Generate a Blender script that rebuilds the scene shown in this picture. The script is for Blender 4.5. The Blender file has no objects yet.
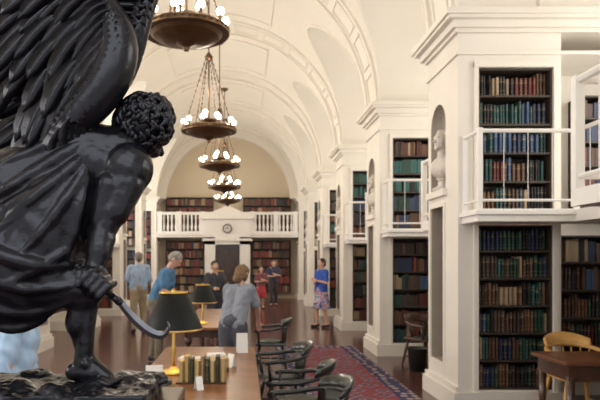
import bpy, bmesh, math, random
from mathutils import Vector, Matrix, noise
from mathutils.bvhtree import BVHTree
random.seed(7)
C=bpy.context.scene.collection
D=bpy.data
V=Vector
# ---------------------------------------------------------------- materials
def new_mat(name,color,rough=0.5,metal=0.0,var=0.0,scale=8.0,bump=0.0,bscale=40.0,emis=None,estr=0,spec=0.5,coat=0):
    m=D.materials.new(name); m.use_nodes=True
    nt=m.node_tree; b=nt.nodes["Principled BSDF"]
    b.inputs["Base Color"].default_value=(*color,1); b.inputs["Roughness"].default_value=rough
    b.inputs["Metallic"].default_value=metal
    b.inputs["Specular IOR Level"].default_value=spec
    b.inputs["Coat Weight"].default_value=coat
    tc=nt.nodes.new("ShaderNodeTexCoord")
    if var>0:
        n=nt.nodes.new("ShaderNodeTexNoise"); n.inputs["Scale"].default_value=scale; n.inputs["Detail"].default_value=5
        nt.links.new(tc.outputs["Object"],n.inputs["Vector"])
        r=nt.nodes.new("ShaderNodeValToRGB")
        r.color_ramp.elements[0].color=(*[max(0,c*(1-var)) for c in color],1)
        r.color_ramp.elements[1].color=(*[min(1,c*(1+var)) for c in color],1)
        r.color_ramp.elements[0].position=0.3; r.color_ramp.elements[1].position=0.7
        nt.links.new(n.outputs["Fac"],r.inputs["Fac"]); nt.links.new(r.outputs["Color"],b.inputs["Base Color"])
    if bump>0:
        n2=nt.nodes.new("ShaderNodeTexNoise"); n2.inputs["Scale"].default_value=bscale; n2.inputs["Detail"].default_value=4
        nt.links.new(tc.outputs["Object"],n2.inputs["Vector"])
        bp=nt.nodes.new("ShaderNodeBump"); bp.inputs["Strength"].default_value=bump; bp.inputs["Distance"].default_value=0.01
        nt.links.new(n2.outputs["Fac"],bp.inputs["Height"]); nt.links.new(bp.outputs["Normal"],b.inputs["Normal"])
    if emis:
        b.inputs["Emission Color"].default_value=(*emis,1); b.inputs["Emission Strength"].default_value=estr
    return m
CREAM=new_mat("cream_plaster",(0.80,0.75,0.665),0.6,var=0.03,scale=2)
CEIL=new_mat("ceiling_plaster",(0.81,0.76,0.675),0.7,var=0.02,scale=1)
LUN=new_mat("lunette_plaster",(0.64,0.54,0.40),0.7,var=0.03,scale=1)
RECESS_SHADE=new_mat("recess_plaster_shaded",(0.34,0.29,0.24),0.7,var=0.05)  # wall plaster darkened to grey-brown, shading painted into the pier recess
NICHE_SHADE=new_mat("niche_plaster_shaded",(0.42,0.37,0.31),0.7,var=0.05)  # plaster with the niche shadow put into its colour, sets off the bust
WHITE=new_mat("white_paint",(0.84,0.81,0.76),0.4,var=0.02)
BRONZE=new_mat("dark_bronze",(0.013,0.013,0.017),0.27,metal=0.55,var=0.35,scale=14,bump=0.15,bscale=50,spec=0.6)
BRONZE2=new_mat("chandelier_bronze",(0.13,0.075,0.04),0.4,metal=0.8,var=0.2)
BRASS=new_mat("brass",(0.75,0.50,0.16),0.28,metal=1.0,var=0.1)
BULB=new_mat("bulb_glass",(1,0.9,0.7),0.3,emis=(1,0.88,0.66),estr=9)
SHADE=new_mat("lamp_shade_green_black",(0.006,0.008,0.009),0.5,var=0.2,spec=0.25)
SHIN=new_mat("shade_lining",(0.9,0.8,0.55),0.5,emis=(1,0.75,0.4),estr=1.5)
DWOOD=new_mat("dark_wood",(0.065,0.026,0.014),0.3,var=0.3,scale=6,coat=0.3)
TWOOD=new_mat("table_wood",(0.24,0.098,0.038),0.34,var=0.3,scale=5,spec=0.35)
DESKW=new_mat("desk_wood",(0.15,0.06,0.03),0.36,var=0.3,scale=5,spec=0.35)
LWOOD=new_mat("light_wood",(0.76,0.43,0.14),0.35,var=0.15)
BLACKW=new_mat("black_lacquered_wood",(0.013,0.016,0.014),0.28,var=0.3,coat=0.3)
LEATHER=new_mat("dark_leather",(0.018,0.022,0.020),0.4,var=0.2,bump=0.2)
SHELFW=new_mat("shelf_dark_wood",(0.045,0.031,0.022),0.5,var=0.2)
PAPER=new_mat("paper",(0.85,0.84,0.80),0.7,var=0.02)
DIAL=new_mat("clock_dial",(0.6,0.58,0.53),0.6,var=0.02)
MARBLE=new_mat("plaster_bust",(0.62,0.56,0.49),0.5,var=0.08)
SKIN=new_mat("skin",(0.62,0.36,0.26),0.5,var=0.05)
EYE=new_mat("eye_dark",(0.05,0.03,0.02),0.2,var=0.1)
LIP=new_mat("lips",(0.45,0.16,0.13),0.5,var=0.1)
BLACKM=new_mat("black_metal",(0.02,0.02,0.02),0.4,var=0.1)
STEEL=new_mat("patinated_steel",(0.11,0.11,0.12),0.3,metal=0.9,var=0.2,scale=20)

def book_mat(name,attr):
    m=D.materials.new(name); m.use_nodes=True; nt=m.node_tree; b=nt.nodes["Principled BSDF"]
    b.inputs["Roughness"].default_value=0.5
    if attr:
        src=nt.nodes.new("ShaderNodeAttribute"); src.attribute_name="book_color"; col=src.outputs["Color"]
        nt.links.new(col,b.inputs["Base Color"])
    else:
        src=nt.nodes.new("ShaderNodeObjectInfo"); col=src.outputs["Color"]
        tc=nt.nodes.new("ShaderNodeTexCoord"); sx=nt.nodes.new("ShaderNodeSeparateXYZ")
        nt.links.new(tc.outputs["Object"],sx.inputs[0])
        tot=None
        for z,w in ((0.12,0.014),(0.30,0.01),(0.74,0.035),(0.86,0.012)):
            c=nt.nodes.new("ShaderNodeMath"); c.operation='COMPARE'; c.inputs[1].default_value=z; c.inputs[2].default_value=w
            nt.links.new(sx.outputs["Z"],c.inputs[0])
            if tot is None: tot=c.outputs[0]
            else:
                a=nt.nodes.new("ShaderNodeMath"); a.operation='MAXIMUM'; nt.links.new(tot,a.inputs[0]); nt.links.new(c.outputs[0],a.inputs[1]); tot=a.outputs[0]
        ml=nt.nodes.new("ShaderNodeMath"); ml.operation='MULTIPLY'; nt.links.new(tot,ml.inputs[0])
        m3=nt.nodes.new("ShaderNodeMath"); m3.operation='MULTIPLY'; m3.inputs[1].default_value=0.65; nt.links.new(src.outputs["Random"],m3.inputs[0]); nt.links.new(m3.outputs[0],ml.inputs[1])
        mx=nt.nodes.new("ShaderNodeMix"); mx.data_type='RGBA'
        nt.links.new(ml.outputs[0],mx.inputs[0]); nt.links.new(col,mx.inputs[6]); mx.inputs[7].default_value=(0.52,0.40,0.22,1)
        nt.links.new(mx.outputs[2],b.inputs["Base Color"])
    return m
BOOK=book_mat("book_cloth",False); BOOKS=book_mat("book_cloth_row",True)

def floor_mat():
    m=D.materials.new("polished_dark_floor"); m.use_nodes=True; nt=m.node_tree; b=nt.nodes["Principled BSDF"]
    tc=nt.nodes.new("ShaderNodeTexCoord"); br=nt.nodes.new("ShaderNodeTexBrick")
    br.inputs["Color1"].default_value=(0.13,0.055,0.046,1); br.inputs["Color2"].default_value=(0.095,0.040,0.037,1)
    br.inputs["Mortar"].default_value=(0.03,0.012,0.01,1); br.inputs["Scale"].default_value=1.0
    br.inputs["Brick Width"].default_value=0.3; br.inputs["Row Height"].default_value=0.3; br.inputs["Mortar Size"].default_value=0.006; br.offset=0
    nt.links.new(tc.outputs["Object"],br.inputs["Vector"]); nt.links.new(br.outputs["Color"],b.inputs["Base Color"])
    b.inputs["Roughness"].default_value=0.18
    return m
FLOOR=floor_mat()
def rug_mat():
    m=D.materials.new("oriental_rug"); m.use_nodes=True; nt=m.node_tree; b=nt.nodes["Principled BSDF"]; b.inputs["Roughness"].default_value=0.95
    b.inputs["Specular IOR Level"].default_value=0.1
    tc=nt.nodes.new("ShaderNodeTexCoord")
    vo=nt.nodes.new("ShaderNodeTexVoronoi"); vo.distance='MANHATTAN'; vo.inputs["Scale"].default_value=3.6; vo.inputs["Randomness"].default_value=0.45
    nt.links.new(tc.outputs["Object"],vo.inputs["Vector"])
    r=nt.nodes.new("ShaderNodeValToRGB"); r.color_ramp.interpolation='CONSTANT'
    e=r.color_ramp.elements; e[0].color=(0.05,0.06,0.13,1); e[0].position=0; e[1].position=0.18; e[1].color=(0.40,0.32,0.31,1)
    for p,c in ((0.25,(0.21,0.06,0.075,1)),(0.46,(0.07,0.07,0.13,1)),(0.60,(0.34,0.23,0.24,1)),(0.68,(0.22,0.065,0.08,1))):
        x=e.new(p); x.color=c
    nt.links.new(vo.outputs["Distance"],r.inputs["Fac"])
    sx=nt.nodes.new("ShaderNodeSeparateXYZ"); nt.links.new(tc.outputs["Generated"],sx.inputs[0])
    def edge(ch,w):
        a=nt.nodes.new("ShaderNodeMath"); a.operation='SUBTRACT'; a.inputs[1].default_value=0.5; nt.links.new(sx.outputs[ch],a.inputs[0])
        c=nt.nodes.new("ShaderNodeMath"); c.operation='ABSOLUTE'; nt.links.new(a.outputs[0],c.inputs[0])
        d=nt.nodes.new("ShaderNodeMath"); d.operation='GREATER_THAN'; d.inputs[1].default_value=0.5-w; nt.links.new(c.outputs[0],d.inputs[0]); return d.outputs[0]
    mm=nt.nodes.new("ShaderNodeMath"); mm.operation='MAXIMUM'; nt.links.new(edge("X",0.17),mm.inputs[0]); nt.links.new(edge("Y",0.035),mm.inputs[1])
    vo2=nt.nodes.new("ShaderNodeTexVoronoi"); vo2.inputs["Scale"].default_value=7; vo2.inputs["Randomness"].default_value=0.4
    nt.links.new(tc.outputs["Object"],vo2.inputs["Vector"])
    r2=nt.nodes.new("ShaderNodeValToRGB"); r2.color_ramp.interpolation='CONSTANT'
    r2.color_ramp.elements[0].color=(0.38,0.28,0.27,1); r2.color_ramp.elements[1].color=(0.055,0.055,0.11,1); r2.color_ramp.elements[1].position=0.32
    nt.links.new(vo2.outputs["Distance"],r2.inputs["Fac"])
    mx=nt.nodes.new("ShaderNodeMix"); mx.data_type='RGBA'; nt.links.new(mm.outputs[0],mx.inputs[0]); nt.links.new(r.outputs["Color"],mx.inputs[6]); nt.links.new(r2.outputs["Color"],mx.inputs[7])
    nt.links.new(mx.outputs[2],b.inputs["Base Color"])
    return m
RUG=rug_mat()
# ---------------------------------------------------------------- mesh helpers
def add(ob,parent=None):
    C.objects.link(ob)
    if parent: ob.parent=parent
    return ob
def fin(bm,name,mat,parent=None,smooth=False,normals=True):
    me=D.meshes.new(name)
    if normals: bmesh.ops.recalc_face_normals(bm,faces=bm.faces)
    bm.to_mesh(me); bm.free(); me.materials.append(mat)
    if smooth:
        for p in me.polygons: p.use_smooth=True
    return add(D.objects.new(name,me),parent)
def top(name,label,cat,loc=(0,0,0),rz=0,group=None):
    e=D.objects.new(name,None); e.empty_display_size=0.1; e.location=loc; e.rotation_euler=(0,0,rz)
    e["label"]=label; e["category"]=cat
    if group: e["group"]=group
    return add(e)
def tag(o,label,cat,group=None):
    o["label"]=label; o["category"]=cat
    if group: o["group"]=group
    return o
def struct(o): o["kind"]="structure"; return o
def box(bm,x0,x1,y0,y1,z0,z1):
    nv=bm.verts.new
    v=[nv((x,y,z)) for z in (z0,z1) for x,y in ((x0,y0),(x1,y0),(x1,y1),(x0,y1))]
    return [bm.faces.new([v[i] for i in f]) for f in ((3,2,1,0),(4,5,6,7),(0,1,5,4),(1,2,6,5),(2,3,7,6),(3,0,4,7))]
def cyl(bm,p1,p2,r1,r2=None,n=12):
    p1=V(p1);p2=V(p2); r2=r1 if r2 is None else r2
    d=p2-p1
    if d.length<1e-6:return
    t=d.normalized(); u=t.orthogonal().normalized(); s=t.cross(u)
    cs=[(math.cos(2*math.pi*k/n),math.sin(2*math.pi*k/n)) for k in range(n)]
    A=[bm.verts.new(p1+(u*c+s*w)*r1) for c,w in cs]; B=[bm.verts.new(p2+(u*c+s*w)*r2) for c,w in cs]
    for k in range(n): bm.faces.new((A[k],A[(k+1)%n],B[(k+1)%n],B[k]))
    bm.faces.new(A[::-1]); bm.faces.new(B)
def ell(bm,c,r,rot=None,u=14,v=10):
    if not hasattr(r,'__len__'): r=(r,r,r)
    c=V(c); R3=rot.to_3x3() if rot is not None else None
    def T(x,y,z):
        q=V((x*r[0],y*r[1],z*r[2]))
        if R3 is not None: q=R3@q
        return bm.verts.new(c+q)
    tp=T(0,0,1); bt=T(0,0,-1); rings=[]
    for j in range(1,v):
        a=math.pi*j/v; sz,cz=math.sin(a),math.cos(a)
        rings.append([T(sz*math.cos(2*math.pi*i/u),sz*math.sin(2*math.pi*i/u),cz) for i in range(u)])
    for i in range(u):
        bm.faces.new((tp,rings[0][i],rings[0][(i+1)%u])); bm.faces.new((bt,rings[-1][(i+1)%u],rings[-1][i]))
    for a,b in zip(rings,rings[1:]):
        for i in range(u): bm.faces.new((a[i],b[i],b[(i+1)%u],a[(i+1)%u]))
def cap(bm,p1,r1,p2,r2,n=14):
    ell(bm,p1,r1,u=n,v=8); ell(bm,p2,r2,u=n,v=8); cyl(bm,p1,p2,r1,r2,n)
def chain(bm,pts,rs,n=12):
    for i in range(len(pts)-1): cap(bm,pts[i],rs[i],pts[i+1],rs[i+1],n)
def lathe(bm,prof,n=32,c=(0,0,0)):
    rings=[]
    for r,z in prof:
        rings.append([bm.verts.new((c[0]+max(r,1e-4)*math.cos(2*math.pi*i/n),c[1]+max(r,1e-4)*math.sin(2*math.pi*i/n),c[2]+z)) for i in range(n)])
    for a,b in zip(rings,rings[1:]):
        for i in range(n):
            j=(i+1)%n; bm.faces.new((a[i],a[j],b[j],b[i]))
def tube(bm,pts,r,n=8,closed=False):
    pts=[V(p) for p in pts]; rr=r if hasattr(r,'__len__') else [r]*len(pts)
    rings=[]; up=None
    for i,p in enumerate(pts):
        t=(pts[min(i+1,len(pts)-1)]-pts[max(i-1,0)]).normalized()
        if up is None: up=t.orthogonal().normalized()
        up=(up-t*up.dot(t)).normalized(); s=t.cross(up)
        rings.append([bm.verts.new(p+(up*math.cos(2*math.pi*k/n)+s*math.sin(2*math.pi*k/n))*rr[i]) for k in range(n)])
    for a,b in zip(rings,rings[1:]):
        for k in range(n): bm.faces.new((a[k],a[(k+1)%n],b[(k+1)%n],b[k]))
    bm.faces.new(rings[0]); bm.faces.new(rings[-1])
def remesh_bm(bm,voxel,smooth=4):
    me=D.meshes.new("tmp"); bmesh.ops.recalc_face_normals(bm,faces=bm.faces); bm.to_mesh(me); bm.free(); ob=D.objects.new("tmp",me)
    C.objects.link(ob)
    r=ob.modifiers.new("r",'REMESH'); r.mode='VOXEL'; r.voxel_size=voxel
    if smooth:
        s=ob.modifiers.new("s",'SMOOTH'); s.factor=0.5; s.iterations=smooth
    dg=bpy.context.evaluated_depsgraph_get(); ev=ob.evaluated_get(dg)
    m2=D.meshes.new_from_object(ev); D.objects.remove(ob); D.meshes.remove(me)
    return m2
def remesh(name,bm,voxel,mat,parent=None,smooth=4,disp=None):
    m2=remesh_bm(bm,voxel,smooth); m2.name=name
    if disp:
        nrm=[v.normal.copy() for v in m2.vertices]
        for v,n in zip(m2.vertices,nrm): v.co=v.co+n*disp(v.co,n)
    m2.materials.clear(); m2.materials.append(mat)
    for p in m2.polygons: p.use_smooth=True
    return add(D.objects.new(name,m2),parent)
def copy_tree(root,loc,rz=None,label=None):
    o=root.copy(); C.objects.link(o); o.location=loc
    if rz is not None: o.rotation_euler=(0,0,rz)
    if label: o["label"]=label
    def rec(a,b):
        for ch in list(a.children):
            c=ch.copy(); C.objects.link(c); c.parent=b; rec(ch,c)
    rec(root,o); return o
def bevel(o,w=0.01,s=2):
    m=o.modifiers.new("b",'BEVEL'); m.width=w; m.segments=s; m.limit_method='ANGLE'; return o
pi=math.pi
# ================================================================ PEOPLE
def person(label,loc,rz,h=1.7,shirt=(0.2,0.3,0.5),pants=(0.1,0.1,0.12),hair=(0.1,0.06,0.03),lean=0.0,skirt=None,arms='down',longhair=False,sleeve='short',pattern=0.0,headdown=0.0,shoe=(0.03,0.02,0.02),slim=1.0,wr_=1.0):
    k=h/1.7
    e=top("person",label,"person",loc,rz)
    SH=new_mat("shirt_cloth",shirt,0.8,var=max(0.12,pattern),scale=25 if pattern else 6,bump=0.3,bscale=12)
    PA=new_mat("trouser_cloth",pants,0.85,var=0.15,bump=0.3,bscale=12); HA=new_mat("hair",hair,0.6,var=0.4,scale=30,bump=0.5,bscale=80); SHO=new_mat("shoe_leather",shoe,0.4,var=0.1)
    pz=0.93
    def up(p):
        p=V(p); d=p-V((0,0,pz)); c,s=math.cos(lean),math.sin(lean)
        q=V((d.x*slim, d.y*c-d.z*s, d.y*s+d.z*c)); q=q+V((0,0,pz))
        return q*k
    def hd(p):
        p=V(p); c0=V((0,0,1.50)); d=p-c0; c,s=math.cos(headdown),math.sin(headdown)
        return up(c0+V((d.x/slim,d.y*c-d.z*s,d.y*s+d.z*c)))
    def lo(p): return V(p)*k
    legs=[]
    for s in(-1,1):
        legs.append([lo((s*0.09,0,0.90)),lo((s*0.10,-0.02+0.05*s,0.49)),lo((s*0.11,0.02+0.07*s,0.085)),lo((s*0.125,-0.13+0.07*s,0.035))])
    A=[]
    for s in(-1,1):
        sh=(s*0.175,0,1.38)
        if arms=='down': el=(s*0.235,0.03,1.10); wr=(s*0.235,-0.06,0.86); ha=(s*0.23,-0.09,0.78)
        elif arms=='forward': el=(s*0.24,-0.10,1.13); wr=(s*0.14,-0.32,1.10); ha=(s*0.11,-0.40,1.10)
        elif arms=='reach': el=(s*0.23,-0.22,1.20); wr=(s*0.16,-0.42,1.10); ha=(s*0.14,-0.50,1.05)
        elif arms=='fold': el=(s*0.25,-0.02,1.11); wr=(s*0.05,-0.20,1.14+0.03*s); ha=(-s*0.03,-0.21,1.16+0.03*s)
        A.append([up(sh),up(el),up(wr),up(ha)])
    bm=bmesh.new()
    for s in(-1,1):
        cap(bm,up((s*0.07,0,0.98)),0.095*k,up((s*0.08,0,1.30)),0.09*k)
    cap(bm,up((-0.15,0,1.385)),0.055*k,up((0.15,0,1.385)),0.055*k)
    cap(bm,up((0,0.005,1.38)),0.062*k,up((0,-0.005,1.51)),0.052*k)
    ell(bm,hd((0,0.005,1.605)),(0.077*k,0.095*k,0.105*k)); ell(bm,hd((0,-0.03,1.555)),(0.055*k,0.062*k,0.07*k))
    cap(bm,hd((0,-0.085,1.60)),0.010*k,hd((0,-0.108,1.575)),0.016*k,8)
    for s in(-1,1): ell(bm,hd((s*0.080,0.01,1.59)),(0.012*k,0.02*k,0.03*k))
    for L in legs:
        cap(bm,L[0],0.09*k,L[1],0.06*k); cap(bm,L[1],0.058*k,L[2],0.04*k); cap(bm,L[2],0.038*k,L[3],0.03*k)
    for a in A:
        cap(bm,a[0],0.055*k,a[1],0.04*k); cap(bm,a[1],0.04*k,a[2],0.028*k); cap(bm,a[2],0.03*k,a[3],0.036*k)
    me=remesh_bm(bm,0.014,3)
    b2=bmesh.new()
    for a in A:
        d=(a[3]-a[2]).normalized(); sd=d.orthogonal().normalized(); n2=d.cross(sd)
        for f in range(4):
            o=a[3]+sd*(f-1.5)*0.018*k; L=(0.065,0.075,0.07,0.055)[f]*k
            m=o+d*L*0.6; cap(b2,o,0.009*k,m,0.009*k,8); cap(b2,m,0.009*k,m+(d*0.8+n2*0.6)*L*0.5,0.007*k,8)
        o=a[3]-d*0.02+sd*0.03*k; cap(b2,o,0.011*k,o+(d*0.7+sd*0.7)*0.05*k,0.009*k,8)
    b2.from_mesh(me)
    b2.to_mesh(me); b2.free(); me.materials.clear(); me.materials.append(SKIN)
    for p in me.polygons: p.use_smooth=True
    add(D.objects.new("body",me),e)
    bm=bmesh.new()
    for s in(-1,1):
        cap(bm,up((s*0.075,0,0.93)),0.115*k,up((s*0.085,0,1.30)),0.105*k)
    cap(bm,up((-0.155,0,1.375)),0.07*k,up((0.155,0,1.375)),0.07*k); cap(bm,up((0,0,1.40)),0.075*k,up((0,0,1.44)),0.06*k)
    for a in A:
        if sleeve=='short': m=a[0].lerp(a[1],0.75); cap(bm,a[0],0.072*k,m,0.062*k)
        else: cap(bm,a[0],0.072*k,a[1],0.056*k); cap(bm,a[1],0.056*k,a[2].lerp(a[1],0.08),0.042*k)
    remesh("shirt",bm,0.012,SH,e,2,lambda c,n: 0.014*noise.noise(c*8)+wr_*0.011*noise.noise(V((c.x*24+c.z*10,c.y*24-c.z*12,c.z*10))))
    bm=bmesh.new()
    if skirt:
        prof=[(0.13,1.0),(0.17,0.88),(0.21,0.7),(0.25,0.48),(0.24,0.47),(0.1,0.9)]
        n=36; rings=[]
        for r,z in prof: rings.append([bm.verts.new(lo((r*(1+0.06*math.sin(9*t*2*math.pi/n)*(1-z))*math.cos(t*2*math.pi/n),r*0.8*math.sin(t*2*math.pi/n),z))) for t in range(n)])
        for a,b in zip(rings,rings[1:]):
            for i in range(n): bm.faces.new((a[i],a[(i+1)%n],b[(i+1)%n],b[i]))
        sm=new_mat("skirt_cloth",skirt,0.85,var=0.5,scale=18)
        if pattern:
            nt=sm.node_tree; r=[x for x in nt.nodes if x.type=='VALTORGB'][0]; r.color_ramp.interpolation='CONSTANT'
            r.color_ramp.elements[0].color=(0.05,0.08,0.35,1); r.color_ramp.elements[1].color=(0.55,0.55,0.6,1); r.color_ramp.elements[1].position=0.47
            x=r.color_ramp.elements.new(0.58); x.color=(0.5,0.06,0.10,1)
        fin(bm,"skirt",sm,e,True)
    else:
        ell(bm,lo((0,0,0.95)),(0.175*k,0.125*k,0.12*k))
        for L in legs:
            cap(bm,L[0],0.11*k,L[1],0.076*k); cap(bm,L[1],0.074*k,L[2].lerp(L[1],0.08),0.058*k)
        remesh("trousers",bm,0.018,PA,e,2,lambda c,n: 0.009*noise.noise(c*9))
    for L in legs:
        bm=bmesh.new(); cap(bm,L[2]-V((0,-0.03,0.035)),0.045*k,L[3]+V((0,0,0.0)),0.038*k); ell(bm,(L[2]*0.4+L[3]*0.6)-V((0,0,0.015)),(0.05,0.11,0.03))
        me=remesh("shoe",bm,0.012,SHO,e,2)
        for v in me.data.vertices: v.co.z=max(v.co.z,0.002)
    bm=bmesh.new()
    ell(bm,hd((0,0.022,1.632)),(0.085*k,0.098*k,0.092*k)); ell(bm,hd((0,0.055,1.58)),(0.078*k,0.062*k,0.075*k))
    if longhair:
        cap(bm,hd((0,0.07,1.60)),0.07*k,hd((0,0.085,1.47)),0.06*k); ell(bm,hd((0,0.02,1.56)),(0.092*k,0.07*k,0.09*k))
    remesh("hair",bm,0.010,HA,e,2,lambda c,n: 0.010*noise.noise(c*35))
    for s in(-1,1):
        bm=bmesh.new(); ell(bm,hd((s*0.031,-0.083,1.612)),(0.013*k,0.008*k,0.007*k),u=10,v=6); fin(bm,"eye",EYE,e,True)
    bm=bmesh.new(); ell(bm,hd((0,-0.086,1.545)),(0.024*k,0.009*k,0.007*k),u=10,v=6); fin(bm,"mouth",LIP,e,True)
    return e
person("woman in blue dress top and patterned skirt standing in aisle",(1.95,14.9,0),-pi/2+0.5,1.70,(0.03,0.09,0.42),hair=(0.05,0.03,0.02),skirt=(0.34,0.30,0.48),arms='fold',pattern=0.4,slim=0.95)
person("woman in grey top with light brown hair leaning over table",(-0.12,7.25,0),pi-0.45,1.64,(0.26,0.28,0.32),(0.08,0.08,0.1),(0.18,0.10,0.045),lean=0.38,longhair=True,arms='reach',headdown=0.25,slim=0.88)
person("grey-haired man in blue shirt bending forward beside table",(-1.40,9.7,0),pi/2-0.1,1.86,(0.08,0.20,0.36),(0.2,0.17,0.12),(0.30,0.28,0.26),lean=0.40,arms='forward',headdown=0.35)
person("man in pale blue shirt and khaki trousers standing with back turned",(-2.42,13.9,0),pi+0.3,1.84,(0.34,0.44,0.60),(0.34,0.27,0.17),(0.2,0.17,0.14),sleeve='long',arms='fold')
person("dark-haired visitor in dark jacket standing beyond table",(-0.62,13.2,0),0.4,1.64,(0.05,0.05,0.06),(0.05,0.05,0.07),(0.04,0.025,0.02),arms='forward',sleeve='long')
person("visitor in dusky shirt and red skirt standing in hall",(0.62,20.6,0),0.3,1.45,(0.20,0.07,0.08),hair=(0.1,0.05,0.03),skirt=(0.42,0.05,0.06),longhair=True,arms='fold')
person("visitor in dark top and trousers near end bookcase",(1.12,22.0,0),0.2,1.68,(0.05,0.05,0.09),(0.05,0.04,0.05),(0.05,0.03,0.02),arms='fold')
person("visitor in pale blue shirt leaning on the reading table",(-1.27,3.3,0.0),pi/2+0.2,1.62,(0.38,0.53,0.70),(0.1,0.1,0.14),(0.2,0.15,0.1),lean=0.10,arms='down',sleeve='long',headdown=0.2,wr_=2.2)
# ================================================================ STATUE
U=0.0025
ST=top("bronze_statue","dark bronze winged draped figure stooping with sickle on rocky base","statue",((75-243)*U,1.5,1.65-139*U))
def S(u,v,d=0.0): return V(((u-75)*U,d,(400-v)*U))
def sc(bm,a,ra,b,rb,n=14): cap(bm,S(*a),ra*U,S(*b),rb*U,n)
bm=bmesh.new()
sc(bm,(30,262,0.0),42,(60,215,0.0),36); sc(bm,(60,215,0),36,(92,172,0.0),32)
sc(bm,(84,154,-0.01),32,(124,154,-0.015),25)
sc(bm,(110,148,-0.02),20,(134,138,-0.005),17)
ell(bm,S(100,166,-0.062),(27*U,13*U,20*U),Matrix.Rotation(0.5,4,'Y'))
ell(bm,S(132,172,-0.05),(25*U,23*U,25*U),Matrix.Rotation(0.5,4,'Y'))
sc(bm,(131,182,-0.055),20,(120,214,-0.072),15.5); sc(bm,(135,188,-0.07),14,(125,214,-0.082),11)
sc(bm,(117,190,-0.075),14,(108,222,-0.08),10.5)
sc(bm,(118,214,-0.072),14,(109,236,-0.078),12.5); ell(bm,S(102,234,-0.075),(8*U,9*U,9*U))
sc(bm,(109,238,-0.08),13.5,(108,252,-0.09),12.5); sc(bm,(108,252,-0.09),12,(104,269,-0.10),8.8); sc(bm,(116,240,-0.085),7.5,(111,258,-0.095),6)
ell(bm,S(105,281,-0.102),(15*U,11*U,15*U)); sc(bm,(104,266,-0.1),9.3,(105,275,-0.1),12)
sc(bm,(112,165,0.07),20,(95,215,0.1),15); sc(bm,(95,215,0.1),14,(82,262,0.07),10)
sc(bm,(40,265,-0.02),40,(88,292,-0.045),20); ell(bm,S(91,294,-0.05),(15*U,16*U,15*U))
sc(bm,(90,296,-0.045),14,(84,322,-0.035),15); sc(bm,(82,318,-0.025),13.5,(87,348,-0.03),8.5); sc(bm,(92,306,-0.05),9.5,(90,352,-0.042),7.5)
sc(bm,(88,345,-0.035),9,(86,364,-0.035),9.5)
ell(bm,S(92,360,-0.055),(5*U,5*U,5*U))
sc(bm,(78,369,-0.03),9.5,(98,370,-0.045),9); sc(bm,(92,360,-0.035),9,(112,373,-0.055),7)
for i in range(5): sc(bm,(108,373+i*0.6,-0.03-0.012*i),4.4,(123-i*1.8,376+i*0.4,-0.035-0.013*i),3.4-0.15*i,10)
sc(bm,(25,265,0.05),38,(-30,318,0.06),22); sc(bm,(-30,318,0.06),21,(-55,366,0.07),11); sc(bm,(-55,368,0.07),10,(-28,374,0.06),7)
HR=Matrix.Rotation(math.radians(40),4,'Y')
ell(bm,S(143,124,0.0),(25*U,24*U,28*U),HR); ell(bm,S(150,138,0.030),(13*U,14*U,15*U),HR)
sc(bm,(156,141,0.062),3,(157,148,0.070),4,8); ell(bm,S(151,150,0.036),(8*U,9*U,6*U)); sc(bm,(149,131,0.064),3.5,(160,133,0.056),3.5,8)
ell(bm,S(146,141,-0.038),(5*U,4*U,8*U),HR)
body=remesh("body",bm,0.0042,BRONZE,ST,3,lambda c,n: 0.0010*noise.noise(c*40))
bm=bmesh.new()
ax=V((0.74,0,-0.67)); nn=V((0.67,0,0.74)); yv=V((0,1,0)); c0=S(107,283,-0.108)
for i in range(4):
    c=c0+ax*(i-1.5)*0.0175
    q=[c+nn*0.028+yv*0.01, c+nn*0.021-yv*0.024, c-nn*0.010-yv*0.030, c-nn*0.026-yv*0.012, c-nn*0.016+yv*0.006]
    chain(bm,q,[0.0092,0.0094,0.0087,0.0078,0.007],10)
q=[c0-ax*0.035+nn*0.02-yv*0.005,c0-ax*0.042+nn*0.0-yv*0.028,c0-ax*0.025-nn*0.022-yv*0.036]
chain(bm,q,[0.011,0.0105,0.008],10)
remesh("fingers",bm,0.003,BRONZE,ST,2)
bm=bmesh.new(); rnd=random.Random(3)
ell(bm,S(142,122,-0.004),(27*U,25*U,28*U),HR,24,16); ell(bm,S(148,134,-0.012),(14*U,15*U,16*U),HR,16,12)
fd=V((0.15,0.85,-0.5)).normalized(); crown=V((-0.35,-0.35,0.85)).normalized()
cnt=0
while cnt<230:
    d=V((rnd.gauss(0,1),rnd.gauss(0,1),rnd.gauss(0,1))).normalized()
    if d.dot(fd)>0.5: continue
    fl=(-(crown-d*crown.dot(d))).normalized()
    s=d.cross(fl); r=rnd.uniform(0.010,0.017); sg=rnd.choice((-1,1)); ph=rnd.uniform(-0.6,0.6)
    pts=[]
    for j in range(7):
        t=j/6; dd=(d+fl*(t-0.3)*r*26+s*sg*math.sin(t*4.2+ph)*r*9).normalized()
        pts.append(S(144,124,-0.002)+HR.to_3x3()@V((dd.x*26.8*U,dd.y*26*U,dd.z*30.5*U))+dd*0.005*math.sin(math.pi*t))
    tube(bm,pts,[0.0025,0.0052,0.0066,0.0068,0.006,0.0045,0.0018],7); cnt+=1
fin(bm,"hair",BRONZE,ST,True)
bm=bmesh.new()
base=[((90,146,-0.012),25,(66,205,-0.01),47),((66,205,-0.01),47,(28,268,-0.01),53),((30,270,-0.02),47,(82,286,-0.04),25),((10,200,0.0),40,(0,260,0.0),60),((15,298,-0.02),32,(60,290,-0.03),22),((-10,270,0.02),58,(-20,308,0.04),28),((60,160,0.0),34,(20,190,0),44),((75,150,-0.01),30,(50,180,0),40)]
for a,ra,b,rb in base: sc(bm,a,ra,b,rb,20)
m0=remesh_bm(bm,0.007,6); tb=bmesh.new(); tb.from_mesh(m0); bvh=BVHTree.FromBMesh(tb)
fb=bmesh.new()
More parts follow.
